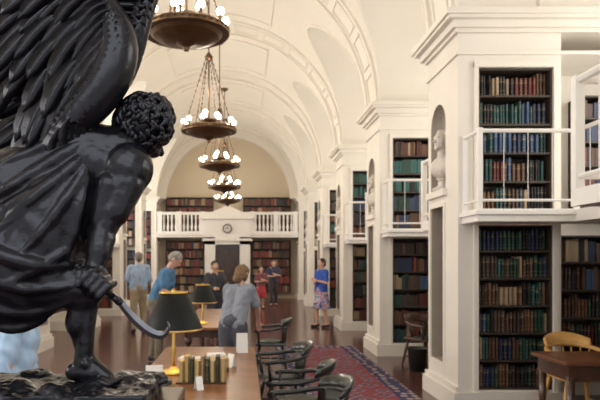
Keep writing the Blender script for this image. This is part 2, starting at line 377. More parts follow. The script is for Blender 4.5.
def fold(pts,r0,r1):
    a,b,c=pts; out=[];rs=[]
    for i in range(19):
        t=i/18; u=(1-t)**2*a[0]+2*t*(1-t)*b[0]+t*t*c[0]; v=(1-t)**2*a[1]+2*t*(1-t)*b[1]+t*t*c[1]
        p=S(u,v); h=bvh.ray_cast(V((p.x,-1,p.z)),V((0,1,0)))
        if h[0] is None: continue
        r=(r0+(r1-r0)*t)*(0.35+0.65*math.sin(math.pi*min(1,t*1.02+0.04)))*U
        out.append(h[0]+V((0,r*0.35,0))); rs.append(r)
    if len(out)>2: chain(fb,out,rs,10)
F=[((98,134),(66,146),(0,178)),((99,142),(75,162),(0,208)),((99,150),(80,185),(8,236)),((98,160),(86,208),(34,262)),((97,172),(92,222),(70,274)),
 ((-10,236),(38,272),(90,264)),((-18,262),(32,298),(90,282)),((-20,290),(25,322),(78,300)),((-10,314),(20,336),(56,312)),
 ((88,240),(62,268),(20,284)),((45,215),(15,235),(-15,240)),((60,190),(30,215),(0,222))]
for i,f in enumerate(F): fold(f,4.6+1.6*(i%2),7.0+2.0*(i%3))
fb.from_mesh(m0); tb.free()
def dfold(c,n):
    w=noise.noise(c*7)*0.9
    s=math.sin((c.x*0.75+c.z*1.0)*90+w*5)*(0.5+0.5*noise.noise(c*9))
    return 0.0035*noise.noise(V((c.x*16+c.z*10,c.y*10,(c.z+c.x)*7)))+0.0015*s+0.0006*noise.noise(c*60)
remesh("drapery",fb,0.004,BRONZE,ST,5,dfold)
def feather(bm,base,d,nrm,L,W,curl=0.0,bend=0.12,n=12):
    d=d.normalized(); side=d.cross(nrm).normalized(); nrm=side.cross(d); rings=[]
    for i in range(n+1):
        t=i/n; w=W*(0.45+0.55*math.sin(math.pi*min(1,0.15+t*0.5)))*(math.sqrt(max(0,1-((t-0.78)/0.22)**2)) if t>0.78 else 1)
        w=max(w,0.0006); p=base+d*L*(t-0.12*bend*t*t*2)+nrm*(curl*t*t)-side*bend*L*t*t
        sd=(side+d*2*bend*t).normalized()
        th=0.0018*(1-0.5*t)
        rings.append([bm.verts.new(q) for q in (p+nrm*th*1.8,p+sd*w*0.10+nrm*th*1.0,p+sd*w+nrm*th*0.0,p-nrm*th*0.5,p-sd*w-nrm*th*0.8,p-sd*w*0.10+nrm*th*1.0)])
    for a,b in zip(rings,rings[1:]):
        for k in range(6): bm.faces.new((a[k],a[(k+1)%6],b[(k+1)%6],b[k]))
    bm.faces.new(rings[0]); bm.faces.new(rings[-1])
def bez(pts,t):
    pts=[V(p) for p in pts]
    while len(pts)>1: pts=[pts[i].lerp(pts[i+1],t) for i in range(len(pts)-1)]
    return pts[0]
def wing(bonepts,dir0,dir1,rowsdef,rb,nrm,seed,bend,down=60):
    bm=bmesh.new(); r=random.Random(seed)
    B=[S(*p) for p in bonepts]
    rad=lambda t: rb*U*(0.65+0.5*math.sin(math.pi*min(1,t*1.15)))
    tube(bm,[bez(B,i/24) for i in range(25)],[rad(i/24) for i in range(25)],18)
    for L,W,n,lift in rowsdef:
        for i in range(n):
            t=(i+0.5+r.uniform(-.15,.15))/n; p=bez(B,t); d=dir0.lerp(dir1,t).normalized()
            d=(d+V((r.uniform(-.04,.04),r.uniform(-.02,.02),r.uniform(-.04,.04)))).normalized()
            feather(bm,p+nrm*(lift+r.uniform(0,0.002)),d,nrm,L*U*r.uniform(0.88,1.10)*(0.75+0.35*math.sin(math.pi*t)),W*U,curl=-lift*0.55,bend=bend*r.uniform(0.9,1.1))
    for i in range(down):
        t=(i+0.5)/down; p=bez(B,t)
        for k in range(4):
            ph=-1.0+0.5*k+r.uniform(-.12,.12); nn_=(nrm*math.cos(ph)+V((math.sin(ph),0,0))).normalized()
            d=(dir0.lerp(dir1,t)+V((0,0,r.uniform(-.5,-.1)))); d=(d-nn_*d.dot(nn_)).normalized()
            feather(bm,p+nn_*rad(t)*0.96-d*4*U,d,nn_,15*U,5.2*U,curl=-0.007,bend=0.1,n=7)
    return fin(bm,"wing",BRONZE,ST,True)
nF=V((0.15,-1,0.1)).normalized()
wing([(60,148,-0.05),(78,120,-0.07),(164,80,-0.06),(126,12,-0.06),(70,-12,-0.05)],V((-0.62,0,-0.80)),V((-0.80,0,0.10)),
     [(150,10,24,0.006),(122,9.5,24,0.013),(96,9,25,0.020),(74,8.5,26,0.027),(54,7.5,27,0.033),(36,6.5,28,0.039)],18,nF,5,0.50,30)
wing([(90,112,0.03),(146,70,0.02),(122,25,0.0),(150,0,0.0),(170,-50,0.02)],V((-0.9,0,-0.3)),V((-0.9,0,0.45)),
     [(150,11,17,0.0),(100,10,17,0.010),(60,8,18,0.02)],11,nF,9,0.22,18)
sk=D.objects.new("sickle",None); add(sk,ST)
bm=bmesh.new(); chain(bm,[S(90,266,-0.112),S(97,273,-0.112),S(121,293,-0.108),S(128,299,-0.106)],[0.008,0.0075,0.0075,0.0095],12); fin(bm,"handle",BRONZE,sk,True)
bm=bmesh.new(); prev=None; path=[(126,295),(134,306),(144,317),(155,326),(165,330),(171,328),(174,322),(173,317)]
n=40
def cr(ps,t):
    x=t*(len(ps)-1); i=min(int(x),len(ps)-2); f=x-i; p0=ps[max(i-1,0)];p1=ps[i];p2=ps[i+1];p3=ps[min(i+2,len(ps)-1)]
    return tuple(0.5*((2*b)+(-a+c)*f+(2*a-5*b+4*c-d)*f*f+(-a+3*b-3*c+d)*f**3) for a,b,c,d in zip(p0,p1,p2,p3))
for i in range(n+1):
    t=i/n; a=cr(path,t); b=cr(path,min(1,t+0.02)) if t<0.99 else a; a0=cr(path,max(0,t-0.02))
    tx,tz=b[0]-a0[0],b[1]-a0[1]; L=math.hypot(tx,tz) or 1; nx,nz=tz/L,-tx/L
    w=(2.7+1.6*math.sin(math.pi*t))*(1-t**3)+0.3
    q=[bm.verts.new(S(*x)) for x in ((a[0]+nx*w,a[1]+nz*w,-0.106),(a[0],a[1],-0.110),(a[0]-nx*w,a[1]-nz*w,-0.106),(a[0],a[1],-0.102))]
    if prev:
        for k in range(4): bm.faces.new((prev[k],prev[(k+1)%4],q[(k+1)%4],q[k]))
    else: bm.faces.new(q)
    prev=q
bm.faces.new(prev); fin(bm,"blade",STEEL,sk)
bm=bmesh.new(); rnd=random.Random(4)
box(bm,S(-95,0).x,S(156,0).x,-0.16,0.13,0.0,0.045)
for i in range(46):
    u=rnd.uniform(-90,148); ell(bm,S(u,rnd.uniform(382,392),rnd.uniform(-0.14,0.1)),(rnd.uniform(10,24)*U,rnd.uniform(0.02,0.05),rnd.uniform(6,12)*U),u=10,v=8)
ell(bm,S(98,386,-0.04),(38*U,0.07,9*U)); ell(bm,S(-50,380,0.06),(36*U,0.07,9*U))
rock=remesh("rock_base",bm,0.0055,BRONZE,ST,2,lambda c,n: 0.007*noise.noise(c*28)+0.004*noise.noise(c*70))
for v in rock.data.vertices: v.co.z=max(v.co.z,0.0)
# ---------------------------------------------------------------- hall layout
XR=2.38; XL=-3.70; XC=-0.66; R=3.04; ZS=4.38; RISE=2.25
P0=6.64; TH=1.06; BAY=3.8; END=26.7
piers=[P0+BAY*k for k in range(-2,6)]
def pier_mesh():
    bm=bmesh.new(); box(bm,XR,3.52,0,TH,0,ZS-0.02)
    me=D.meshes.new("p"); bm.to_mesh(me); bm.free(); ob=D.objects.new("p",me); C.objects.link(ob)
    cut=[]
    def cutter(f):
        b=bmesh.new(); f(b); bmesh.ops.recalc_face_normals(b,faces=b.faces); m=D.meshes.new("c"); b.to_mesh(m); b.free(); c=D.objects.new("c",m); C.objects.link(c); cut.append(c)
        mo=ob.modifiers.new("b",'BOOLEAN'); mo.object=c; mo.operation='DIFFERENCE'; mo.solver='EXACT'
    cutter(lambda b: box(b,2.60,3.43,-0.1,0.36,0.22,3.79))
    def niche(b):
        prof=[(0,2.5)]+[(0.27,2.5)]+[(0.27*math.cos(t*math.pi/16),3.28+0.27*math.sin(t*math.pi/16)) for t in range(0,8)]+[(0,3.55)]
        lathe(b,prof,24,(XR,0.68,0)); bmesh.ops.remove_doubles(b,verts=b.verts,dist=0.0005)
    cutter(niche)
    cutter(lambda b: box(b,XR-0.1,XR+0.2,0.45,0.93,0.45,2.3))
    dg=bpy.context.evaluated_depsgraph_get(); m2=D.meshes.new_from_object(ob.evaluated_get(dg))
    for c in cut: D.objects.remove(c)
    D.objects.remove(ob)
    m2.materials.clear(); m2.materials.append(CREAM); m2.materials.append(NICHE_SHADE); m2.materials.append(RECESS_SHADE)
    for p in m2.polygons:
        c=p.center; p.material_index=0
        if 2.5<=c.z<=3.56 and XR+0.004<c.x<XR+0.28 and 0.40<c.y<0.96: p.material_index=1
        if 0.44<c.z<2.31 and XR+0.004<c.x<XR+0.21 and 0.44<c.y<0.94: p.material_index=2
    bm=bmesh.new(); bm.from_mesh(m2)
    box(bm,XR-0.06,2.6,-0.06,TH+0.06,0,0.2); box(bm,2.6,3.56,-0.06,-0.001,0,0.2)
    box(bm,XR-0.035,XR+0.001,-0.03,TH+0.03,0.2,0.26)
    box(bm,XR-0.05,XR,0.36,1.0,2.42,2.5)
    for a,b_,z0,z1 in ((0.405,0.45,0.41,2.345),(0.93,0.975,0.41,2.345),(0.45,0.93,2.3,2.345),(0.45,0.93,0.41,0.45)): box(bm,XR-0.02,XR+0.002,a,b_,z0,z1)
    box(bm,2.55,2.6,-0.025,0,0.2,3.84); box(bm,3.43,3.48,-0.025,0,0.2,3.84); box(bm,2.55,3.48,-0.03,0,3.79,3.86)
    box(bm,3.52,5.3,0.75,TH,0,ZS-0.02)
    for z0,z1,ov in ((3.93,3.97,0.025),(4.17,4.21,0.04),(4.21,4.29,0.085),(4.29,4.325,0.15),(4.325,ZS+0.01,0.18)):
        box(bm,XR-ov,5.3,-ov,TH+ov,z0,z1)
    bmesh.ops.recalc_face_normals(bm,faces=bm.faces); bm.to_mesh(m2); bm.free(); m2.name="wall_pier"; return m2
PM=pier_mesh()
bm=bmesh.new(); box(bm,-6.8,5.5,-2,28,-0.1,0); struct(fin(bm,"floor",FLOOR))
xs=[-6.6,-5.5,-4.6]+[XC-R*math.cos(math.pi*i/130) for i in range(131)]+[3.2,4.2,5.3]
ys=[-2.0]
for y in piers:
    ys+= [y,y+TH]
    y0=y+TH; y1=y+BAY; r=(y1-y0)/2; yc=(y0+y1)/2
    if y1<END+0.1: ys+=[yc-r*math.cos(math.pi*i/44) for i in range(1,44)]
ys=sorted(set(round(v,4) for v in ys if v<=END+0.01))
def zc(x,y):
    a=ZS+math.sqrt(max(0,R*R-(x-XC)**2)); b=ZS
    for p in piers:
        y0=p+TH;y1=p+BAY;r=(y1-y0)/2
        if y0<y<y1: b=ZS+RISE*math.sqrt(max(0,1-((y-(y0+y1)/2)/r)**2))
    return max(a,b)
bm=bmesh.new(); g=[[bm.verts.new((x,y,zc(x,y))) for x in xs] for y in ys]
for j in range(len(ys)-1):
    for i in range(len(xs)-1): bm.faces.new((g[j][i],g[j][i+1],g[j+1][i+1],g[j+1][i]))
struct(fin(bm,"ceiling",CEIL))
tn=1
def arch_band(bm,y0,y1,ro,ri,a0=0,a1=math.pi,n=60):
    prev=None
    for i in range(n+1):
        a=a0+(a1-a0)*i/n; c,s=math.cos(a),math.sin(a)
        q=[bm.verts.new((XC+rr*c,yy,ZS+rr*s)) for rr,yy in ((ro,y0),(ri,y0),(ri,y1),(ro,y1))]
        if prev:
            for k in range(4): bm.faces.new((prev[k],prev[(k+1)%4],q[(k+1)%4],q[k]))
        else: bm.faces.new(q)
        prev=q
    bm.faces.new(prev)
for p in piers:
    bm=bmesh.new()
    arch_band(bm,p+0.08,p+0.17,R+0.03,R-0.045); arch_band(bm,p+TH-0.17,p+TH-0.08,R+0.03,R-0.045)
    for k in range(13):
        a0=math.pi*(k+0.12)/13; a1=math.pi*(k+0.88)/13
        arch_band(bm,p+0.28,p+0.31,R+0.02,R-0.025,a0,a1,6); arch_band(bm,p+TH-0.31,p+TH-0.28,R+0.02,R-0.025,a0,a1,6)
        for a in (a0,a1): arch_band(bm,p+0.28,p+TH-0.28,R+0.02,R-0.025,a-0.006,a+0.006,1)
    struct(fin(bm,"trim_%d"%tn,CEIL)); tn+=1
    if p+BAY<END:
        y0=p+TH; y1=p+BAY; ry=(y1-y0)/2; yc=(y0+y1)/2
        bm=bmesh.new()
        for sgn in (-1,1):
            pts=[]
            for i in range(49):
                t=math.pi*i/48; z=RISE*math.sin(t); y=yc-ry*math.cos(t); x=XC+sgn*math.sqrt(R*R-z*z)
                pts.append((x,y,ZS+z))
            tube(bm,pts,0.025,6)
            pts=[(XC+sgn*(R+0.9),yc-ry*math.cos(math.pi*i/40)*0.995,ZS+RISE*math.sin(math.pi*i/40)*0.995) for i in range(41)]
            tube(bm,pts,0.025,6)
        for (a0,a1) in ((0.36*math.pi,0.64*math.pi),):
            m=0.25
            arch_band(bm,y0+m,y0+m+0.05,R+0.02,R-0.03,a0,a1,14); arch_band(bm,y1-m-0.05,y1-m,R+0.02,R-0.03,a0,a1,14)
            for a in (a0,a1): arch_band(bm,y0+m,y1-m,R+0.02,R-0.03,a-0.008,a+0.008,1)
        struct(fin(bm,"trim_%d"%tn,CEIL)); tn+=1
for i,p in enumerate(piers):
    if p<2: continue
    o=D.objects.new("wall_right",PM); o.location=(0,p,0); struct(add(o))
    o=D.objects.new("wall_left",PM); o.location=(2*XC,p,0); o.scale=(-1,1,1); struct(add(o))
bm=bmesh.new(); box(bm,5.3,5.45,-2,28,0,6.9); struct(fin(bm,"wall_right_outer",CREAM))
bm=bmesh.new(); box(bm,-6.75,-6.6,-2,28,0,6.9); struct(fin(bm,"wall_left_outer",CREAM))
bm=bmesh.new(); box(bm,-6.6,5.3,END,END+0.2,0,7.6); struct(fin(bm,"wall_end",LUN))
bm=bmesh.new(); arch_band(bm,END-0.45,END,R+0.02,R-0.33); arch_band(bm,END-0.5,END-0.4,R+0.02,R-0.12)
struct(fin(bm,"trim_%d"%tn,CEIL)); tn+=1
# ---------------------------------------------------------------- balconies
def rail_run(bm,a,b,z0,z1,step=0.25,f=1.0):
    a=V(a);b=V(b); L=(b-a).length; d=(b-a)/L
    for z,r in ((z1,0.022*f),(z0+0.09,0.014*f)):
        cyl(bm,(a.x,a.y,z),(b.x,b.y,z),r,n=8)
    n=max(1,round(L/step))
    for i in range(1,n):
        q=a+d*L*i/n; cyl(bm,(q.x,q.y,z0+0.09),(q.x,q.y,z1),0.0035*f,n=6)
def balcony():
    e=top("balcony","white gallery balcony with slim railing before the shelves","balcony")
    bm=bmesh.new(); box(bm,2.42,3.5,-0.46,0.0,2.06,2.19); box(bm,2.39,3.5,-0.49,0,2.13,2.17)
    box(bm,3.42,5.3,-2.72,0.0,2.06,2.185); box(bm,2.47,3.5,-2.72,-2.12,2.06,2.19); fin(bm,"slab",WHITE,e)
    bm=bmesh.new(); z0,z1=2.19,3.0
    pts=[(2.45,0),(2.45,-0.43),(3.45,-0.43),(3.45,-2.16),(2.5,-2.16),(2.5,-2.70)]
    for i,(a,b) in enumerate(zip(pts,pts[1:])): rail_run(bm,(*a,0),(*b,0),z0,z1,f=1.5 if i>2 else 1.0)
    for i,q in enumerate(pts):
        w=0.034 if i>3 else 0.024; box(bm,q[0]-w,q[0]+w,q[1]-w,q[1]+w,z0,z1+0.03)
    fin(bm,"railing",WHITE,e)
    return e
b0=balcony(); b0.location=(0,piers[2]-0.0,0)
for p in piers[3:6]: copy_tree(b0,(0,p,0))
for p in piers[4:6]:
    o=copy_tree(b0,(2*XC,p,0)); o.scale=(-1,1,1)
# ---------------------------------------------------------------- bookcases & books
PAL={'brown':(0.14,0.068,0.038),'dkred':(0.13,0.032,0.028),'teal':(0.028,0.10,0.095),'green':(0.022,0.062,0.045),'navy':(0.027,0.04,0.088),'black':(0.02,0.019,0.022),'tan':(0.36,0.26,0.16),'cream':(0.52,0.46,0.36),'red':(0.26,0.05,0.042),'blue':(0.045,0.09,0.17),'umber':(0.08,0.048,0.034)}
def pick(ws): 
    n,w=zip(*ws.items()); c=PAL[random.choices(n,w)[0]]; k=random.uniform(0.7,1.3); return tuple(x*k for x in c)
W_MIX={'brown':4,'dkred':2,'teal':1.5,'green':3,'navy':4,'black':4,'tan':1.5,'cream':0.5,'red':0.8,'umber':4,'blue':1.3}
W_TOP={'brown':6,'dkred':4,'umber':3,'black':2,'green':1,'tan':2,'red':0.9}
W_TEAL={'teal':8,'green':4,'black':1,'blue':1,'navy':1,'umber':1}
W_NAVY={'navy':5,'teal':3,'blue':4,'green':3,'dkred':1,'black':1,'brown':1}
W_LOW={'brown':4,'black':4,'umber':4,'dkred':1.5,'green':3,'tan':1.8,'teal':0.8,'navy':3,'red':0.4,'blue':0.7}
W_END={'brown':5,'dkred':5,'red':2.5,'umber':3,'tan':2.5,'green':1,'black':1,'navy':1}
bk=bmesh.new(); box(bk,0,1,0,1,0,1); bmesh.ops.bevel(bk,geom=[e for e in bk.edges if abs(e.verts[0].co.z-e.verts[1].co.z)>0.5 and e.verts[0].co.y<0.5],offset=0.25,segments=3,affect='EDGES')
BKM=D.meshes.new("book"); bmesh.ops.recalc_face_normals(bk,faces=bk.faces); bk.to_mesh(BKM); bk.free(); BKM.materials.append(BOOK)
nbook=0
def put_book(x,y,z,w,d,h,col,group,rz=0,tilt=0,label=None):
    global nbook
    o=D.objects.new("book",BKM); o.location=(x,y,z); o.scale=(w,d,h); o.color=(*col,1); o.rotation_euler=(0,tilt,rz)
    k=min(PAL,key=lambda n:sum((a-b)**2 for a,b in zip(PAL[n],col)))
    nm={'brown':'brown leather','dkred':'dark red','teal':'teal green cloth','green':'dark green','navy':'navy blue','black':'black','tan':'tan','cream':'cream','red':'red','blue':'blue','umber':'dark brown'}[k]
    tag(o,label or (nm+" bound book standing on a library shelf"),"book",group); nbook+=1; C.objects.link(o)
stuff=[]
def fill(x0,x1,z,h,y,ws,indiv,group=""):
    x=x0+0.004; run=0; c0=pick(ws)
    while x<x1-0.026:
        if run<=0: run=random.choice([1,1,1,2,3,4]); c0=pick(ws); h0=random.uniform(0.70,0.93); w0=random.uniform(0.03,0.056)
        run-=1; w=min(w0*random.uniform(0.92,1.08),x1-x-0.002); hh=h*h0*random.uniform(0.98,1.02); dy=random.uniform(0,0.025); k=random.uniform(0.85,1.12); c=tuple(q*k for q in c0)
        if indiv and nbook<283: put_book(x,y+dy,z,w-0.002,0.2,hh,c,group)
        else: stuff.append((x,x+w-0.002,y+dy,y+0.2,z,z+hh,c))
        x+=w
        if random.random()<0.04: x+=0.03
def case_obj(x0,x1,z0,z1,n,y,depth,label,name="bookcase"):
    e=top(name,label,"bookcase")
    bm=bmesh.new(); box(bm,x0,x1,y+depth-0.02,y+depth,z0,z1); box(bm,x0,x0+0.02,y,y+depth,z0,z1); box(bm,x1-0.02,x1,y,y+depth,z0,z1); box(bm,x0,x1,y,y+depth,z1-0.02,z1)
    fin(bm,"body",SHELFW,e)
    for i in range(n):
        zz=z0+(z1-z0)*i/n; bm=bmesh.new(); box(bm,x0+0.02,x1-0.02,y+0.005,y+depth-0.02,zz,zz+0.022); fin(bm,"shelf",SHELFW,e)
    return e
def rows(z0,z1,n): return [(z0+(z1-z0)*i/n+0.022,(z1-z0)/n-0.03) for i in range(n)]
cu=case_obj(2.605,3.425,2.2,3.785,5,0.01,0.345,"tall dark bookcase full of old bound volumes, upper level")
cl=case_obj(2.605,3.425,0.225,2.05,6,0.01,0.345,"tall dark bookcase full of worn bound volumes, floor level")
ca=case_obj(3.56,5.2,0.30,1.95,5,0.43,0.31,"low alcove bookcase with mixed bound books")
cb=case_obj(4.0,5.2,2.2,3.6,5,0.43,0.31,"upper alcove bookcase with blue and brown books")
for e in (cu,cl,ca,cb): e.location=(0,P0,0)
for p in piers[3:]:
    copy_tree(cu,(0,p,0)); copy_tree(cl,(0,p,0))
for p in piers[5:]:
    for s in (cu,cl):
        o=copy_tree(s,(2*XC,p,0)); o.scale=(-1,1,1)
for p in piers[2:]:
    bm=bmesh.new(); box(bm,2.6,3.43,0.0,0.02,2.045,2.20); o=fin(bm,"trim_%d"%tn,CREAM); tn+=1; o.location=(0,p,0); struct(o)
YB=0.06
for i,(z,h) in enumerate(rows(2.2,3.785,5)):
    fill(2.63,3.40,z,h,P0+YB,{4:W_TOP,3:W_TEAL,2:W_NAVY,1:W_NAVY,0:W_LOW}[i],True,"bound volumes on the upper shelves")
for i,(z,h) in enumerate(rows(0.225,2.05,6)):
    fill(2.63,3.40,z,h,P0+YB,W_LOW if i!=5 else {'green':3,'teal':2,'black':3,'navy':3},True,"bound volumes on the lower shelves")
for i,(z,h) in enumerate(rows(0.30,1.95,5)):
    fill(3.59,4.8,z,h,P0+0.48,W_MIX,True,"books on the alcove shelves")
for i,(z,h) in enumerate(rows(2.2,3.6,5)):
    fill(4.03,5.1,z,h,P0+0.48,W_NAVY if i%2 else W_MIX,False)
for p in piers[3:]:
    for i,(z,h) in enumerate(rows(2.2,3.785,5)): fill(2.63,3.40,z,h,p+YB,random.choice([W_MIX,W_TEAL,W_TOP,W_NAVY]),False)
    for i,(z,h) in enumerate(rows(0.225,2.05,6)): fill(2.63,3.40,z,h,p+YB,random.choice([W_MIX,W_LOW,W_TOP]),False)
for p in piers[5:]:
    for zz in (rows(2.2,3.785,5),rows(0.225,2.05,6)):
        for z,h in zz: fill(2*XC-3.40,2*XC-2.63,z,h,p+YB,W_MIX,False)
ends=[(-3.4,-1.72,0.25,2.55,6),(0.40,2.1,0.25,2.55,6),(-3.4,-1.3,2.95,4.45,4),(0.0,2.1,2.95,4.45,4)]
for (x0,x1,z0,z1,n) in ends:
    case_obj(x0,x1,z0,z1,n,END-0.32,0.315,"wide dark bookcase on the end wall")
    for z,h in rows(z0,z1,n): fill(x0+0.03,x1-0.03,z,h,END-0.27,W_END,False)
bm=bmesh.new(); lay=bm.loops.layers.float_color.new("book_color")
for (x0,x1,y0,y1,z0,z1,c) in stuff:
    for f in box(bm,x0,x1,y0,y1,z0,z1):
        for l in f.loops: l[lay]=(*c,1)
o=fin(bm,"books",BOOKS); o["kind"]="stuff"; tag(o,"rows of bound library books filling the distant bookcases","books","distant shelf books")
# end wall balcony + centre piece
e=top("end_balcony","white balustraded balcony across the end wall","balcony")
bm=bmesh.new(); box(bm,XL+0.02,XR-0.02,END-1.15,END-0.33,2.66,2.84); box(bm,XL+0.02,XR-0.02,END-1.2,END-1.1,2.76,2.84); fin(bm,"slab",WHITE,e)
bm=bmesh.new(); yb=END-1.08
box(bm,XL+0.03,XR-0.03,yb-0.07,yb+0.07,3.62,3.74); box(bm,XL+0.03,XR-0.03,yb-0.07,yb+0.07,2.84,2.92)
for x in (XL+0.15,-1.72,0.40,XR-0.15,-2.72,1.4): box(bm,x-0.1,x+0.1,yb-0.09,yb+0.09,2.84,3.76)
fin(bm,"rail",WHITE,e)
x=XL+0.33
while x<XR-0.3:
    if not(-1.8<x<0.5) and min(abs(x+2.72),abs(x-1.4))>0.12:
        bm=bmesh.new(); lathe(bm,[(0.03,2.92),(0.045,3.0),(0.06,3.1),(0.035,3.25),(0.03,3.4),(0.045,3.5),(0.04,3.62)],8,(x,yb,0)); fin(bm,"baluster",WHITE,e,True)
    x+=0.17
bm=bmesh.new()
box(bm,-1.62,-1.18,END-1.35,END-0.33,0,2.66); box(bm,-0.14,0.30,END-1.35,END-0.33,0,2.66); box(bm,-1.62,0.30,END-1.35,END-0.33,2.35,3.5)
box(bm,-1.72,0.40,END-1.42,END-0.33,2.5,2.6); box(bm,-1.75,0.43,END-1.45,END-0.33,3.42,3.52)
v=[(-1.75,3.52),(0.43,3.52),(XC,4.0)]
a=[bm.verts.new((x,END-1.4,z)) for x,z in v]; b=[bm.verts.new((x,END-1.1,z)) for x,z in v]
bm.faces.new(a); bm.faces.new(b)
for i in range(3): bm.faces.new((a[i],a[(i+1)%3],b[(i+1)%3],b[i]))
struct(fin(bm,"trim_%d"%tn,WHITE)); tn+=1
bm=bmesh.new(); box(bm,-1.18,-0.14,END-0.7,END-0.62,0,2.35)
for xx in (-1.1,-0.62):
    for z0,z1 in ((0.2,0.95),(1.1,2.2)): box(bm,xx,xx+0.4,END-0.73,END-0.69,z0,z1)
struct(fin(bm,"door_1",DWOOD))
e=top("wall_clock","round pale-faced clock above the doorway","clock",(XC,END-1.36,3.02))
bm=bmesh.new(); cyl(bm,(0,0.01,0),(0,-0.05,0),0.20,n=32); fin(bm,"case",DWOOD,e)
bm=bmesh.new(); cyl(bm,(0,-0.05,0),(0,-0.058,0),0.15,n=32); fin(bm,"dial",DIAL,e)
bm=bmesh.new(); box(bm,-0.012,0.012,-0.066,-0.06,-0.02,0.13); box(bm,-0.09,0.02,-0.07,-0.066,-0.01,0.014); fin(bm,"hands",BLACKM,e)
# ---------------------------------------------------------------- busts
def bust():
    e=top("bust","pale plaster bust standing in an arched niche","bust")
    bm=bmesh.new(); lathe(bm,[(0,0),(0.12,0),(0.12,0.03),(0.06,0.06),(0.055,0.12),(0.085,0.14),(0,0.14)],20); fin(bm,"socle",MARBLE,e,True)
    bm=bmesh.new()
    ell(bm,(0,0,0.27),(0.11,0.20,0.13)); cap(bm,(0,0,0.3),0.065,(-0.01,0,0.45),0.06); ell(bm,(-0.01,0,0.56),(0.105,0.083,0.13)); ell(bm,(0.02,0,0.60),(0.095,0.095,0.10))
    cap(bm,(-0.10,0,0.58),0.012,(-0.132,0,0.55),0.018); ell(bm,(-0.09,0,0.48),(0.03,0.035,0.03))
    for s in(-1,1): ell(bm,(0,0.085*s,0.56),(0.02,0.012,0.03)); ell(bm,(-0.095,0.03*s,0.605),(0.02,0.025,0.008))
    ell(bm,(-0.105,0,0.515),(0.014,0.025,0.006))
    for i in range(26):
        a=random.uniform(-2,2); t=random.uniform(0.1,1.2); ell(bm,(0.02+0.09*math.cos(a)*math.cos(t),0.095*math.sin(a),0.61+0.09*math.sin(t)),0.022,u=8,v=6)
    remesh("bust_body",bm,0.009,MARBLE,e,3)
    return e
b=bust(); b.location=(XR+0.06,P0+0.67,2.5); b.scale=(1.05,1.05,1.08); b.rotation_euler=(0,0,0.35)
for p in piers[3:7]: copy_tree(b,(XR+0.06,p+0.67,2.5))
# ---------------------------------------------------------------- chandeliers
def chandelier():
    e=top("chandelier","round bronze bowl chandelier with ring of glowing globe bulbs","chandelier")
    bm=bmesh.new(); lathe(bm,[(0,-0.20),(0.03,-0.19),(0.035,-0.15),(0.05,-0.14),(0.12,-0.10),(0.27,-0.075),(0.38,-0.035),(0.42,0.0),(0.50,0.0),(0.505,0.02),(0.49,0.03),(0.49,0.06),(0.48,0.075),(0.45,0.075),(0.43,0.02),(0.2,-0.04),(0,-0.06)],48)
    for i in range(36):
        a=i*math.pi/18; ell(bm,(0.493*math.cos(a),0.493*math.sin(a),0.045),0.016,u=8,v=6)
    fin(bm,"bowl",BRONZE2,e,False)
    for i in range(6):
        bm=bmesh.new()
        a=i*math.pi/3+0.2; n=26; p0=V((0.44*math.cos(a),0.44*math.sin(a),0.07)); p1=V((0.05*math.cos(a),0.05*math.sin(a),1.35))
        tube(bm,[p0,p1],0.004,5)
        for k in range(n):
            q=p0.lerp(p1,(k+0.5)/n); ell(bm,q,(0.012,0.005,0.028) if k%2 else (0.005,0.012,0.028),u=6,v=5)
        fin(bm,"chain",BRONZE2,e,True)
    bm=bmesh.new(); lathe(bm,[(0,1.3),(0.06,1.32),(0.08,1.36),(0.04,1.42),(0.012,1.46),(0.012,3.0),(0.10,3.05),(0.12,3.10),(0,3.12)],16); fin(bm,"hanging_rod",BRONZE2,e,True)
    bm=bmesh.new(); cyl(bm,(0,0,-0.05),(0,0,1.33),0.014,n=10); lathe(bm,[(0,0.16),(0.04,0.17),(0.15,0.20),(0.16,0.22),(0.05,0.23),(0,0.26)],20); fin(bm,"stem",BRONZE2,e,True)
    bmg=bmesh.new(); ell(bmg,(0,0,0.05),(0.046,0.046,0.048),u=14,v=10); mg=D.meshes.new("bulb"); bmesh.ops.recalc_face_normals(bmg,faces=bmg.faces); bmg.to_mesh(mg); bmg.free(); mg.materials.append(BULB)
    for p in mg.polygons: p.use_smooth=True
    bms=bmesh.new(); cyl(bms,(0,0,-0.06),(0,0,0.012),0.014,0.022,10); ms=D.meshes.new("socket"); bmesh.ops.recalc_face_normals(bms,faces=bms.faces); bms.to_mesh(ms); bms.free(); ms.materials.append(BRONZE2)
    for n,r,z in ((10,0.46,0.13),(3,0.15,0.28)):
        for i in range(n):
            a=2*math.pi*i/n+0.13
            for nm,me in (("bulb",mg),("socket",ms)):
                o=D.objects.new(nm,me); o.location=(r*math.cos(a),r*math.sin(a),z); add(o,e)
    return e
ch=chandelier(); cz=[(7.0,4.29),(10.9,3.99),(14.8,3.97),(18.7,3.92),(22.6,3.89)]
ch.location=(XC,cz[0][0],cz[0][1])
for y,z in cz[1:]: copy_tree(ch,(XC+ (0.04 if y<12 else 0.08),y,z))
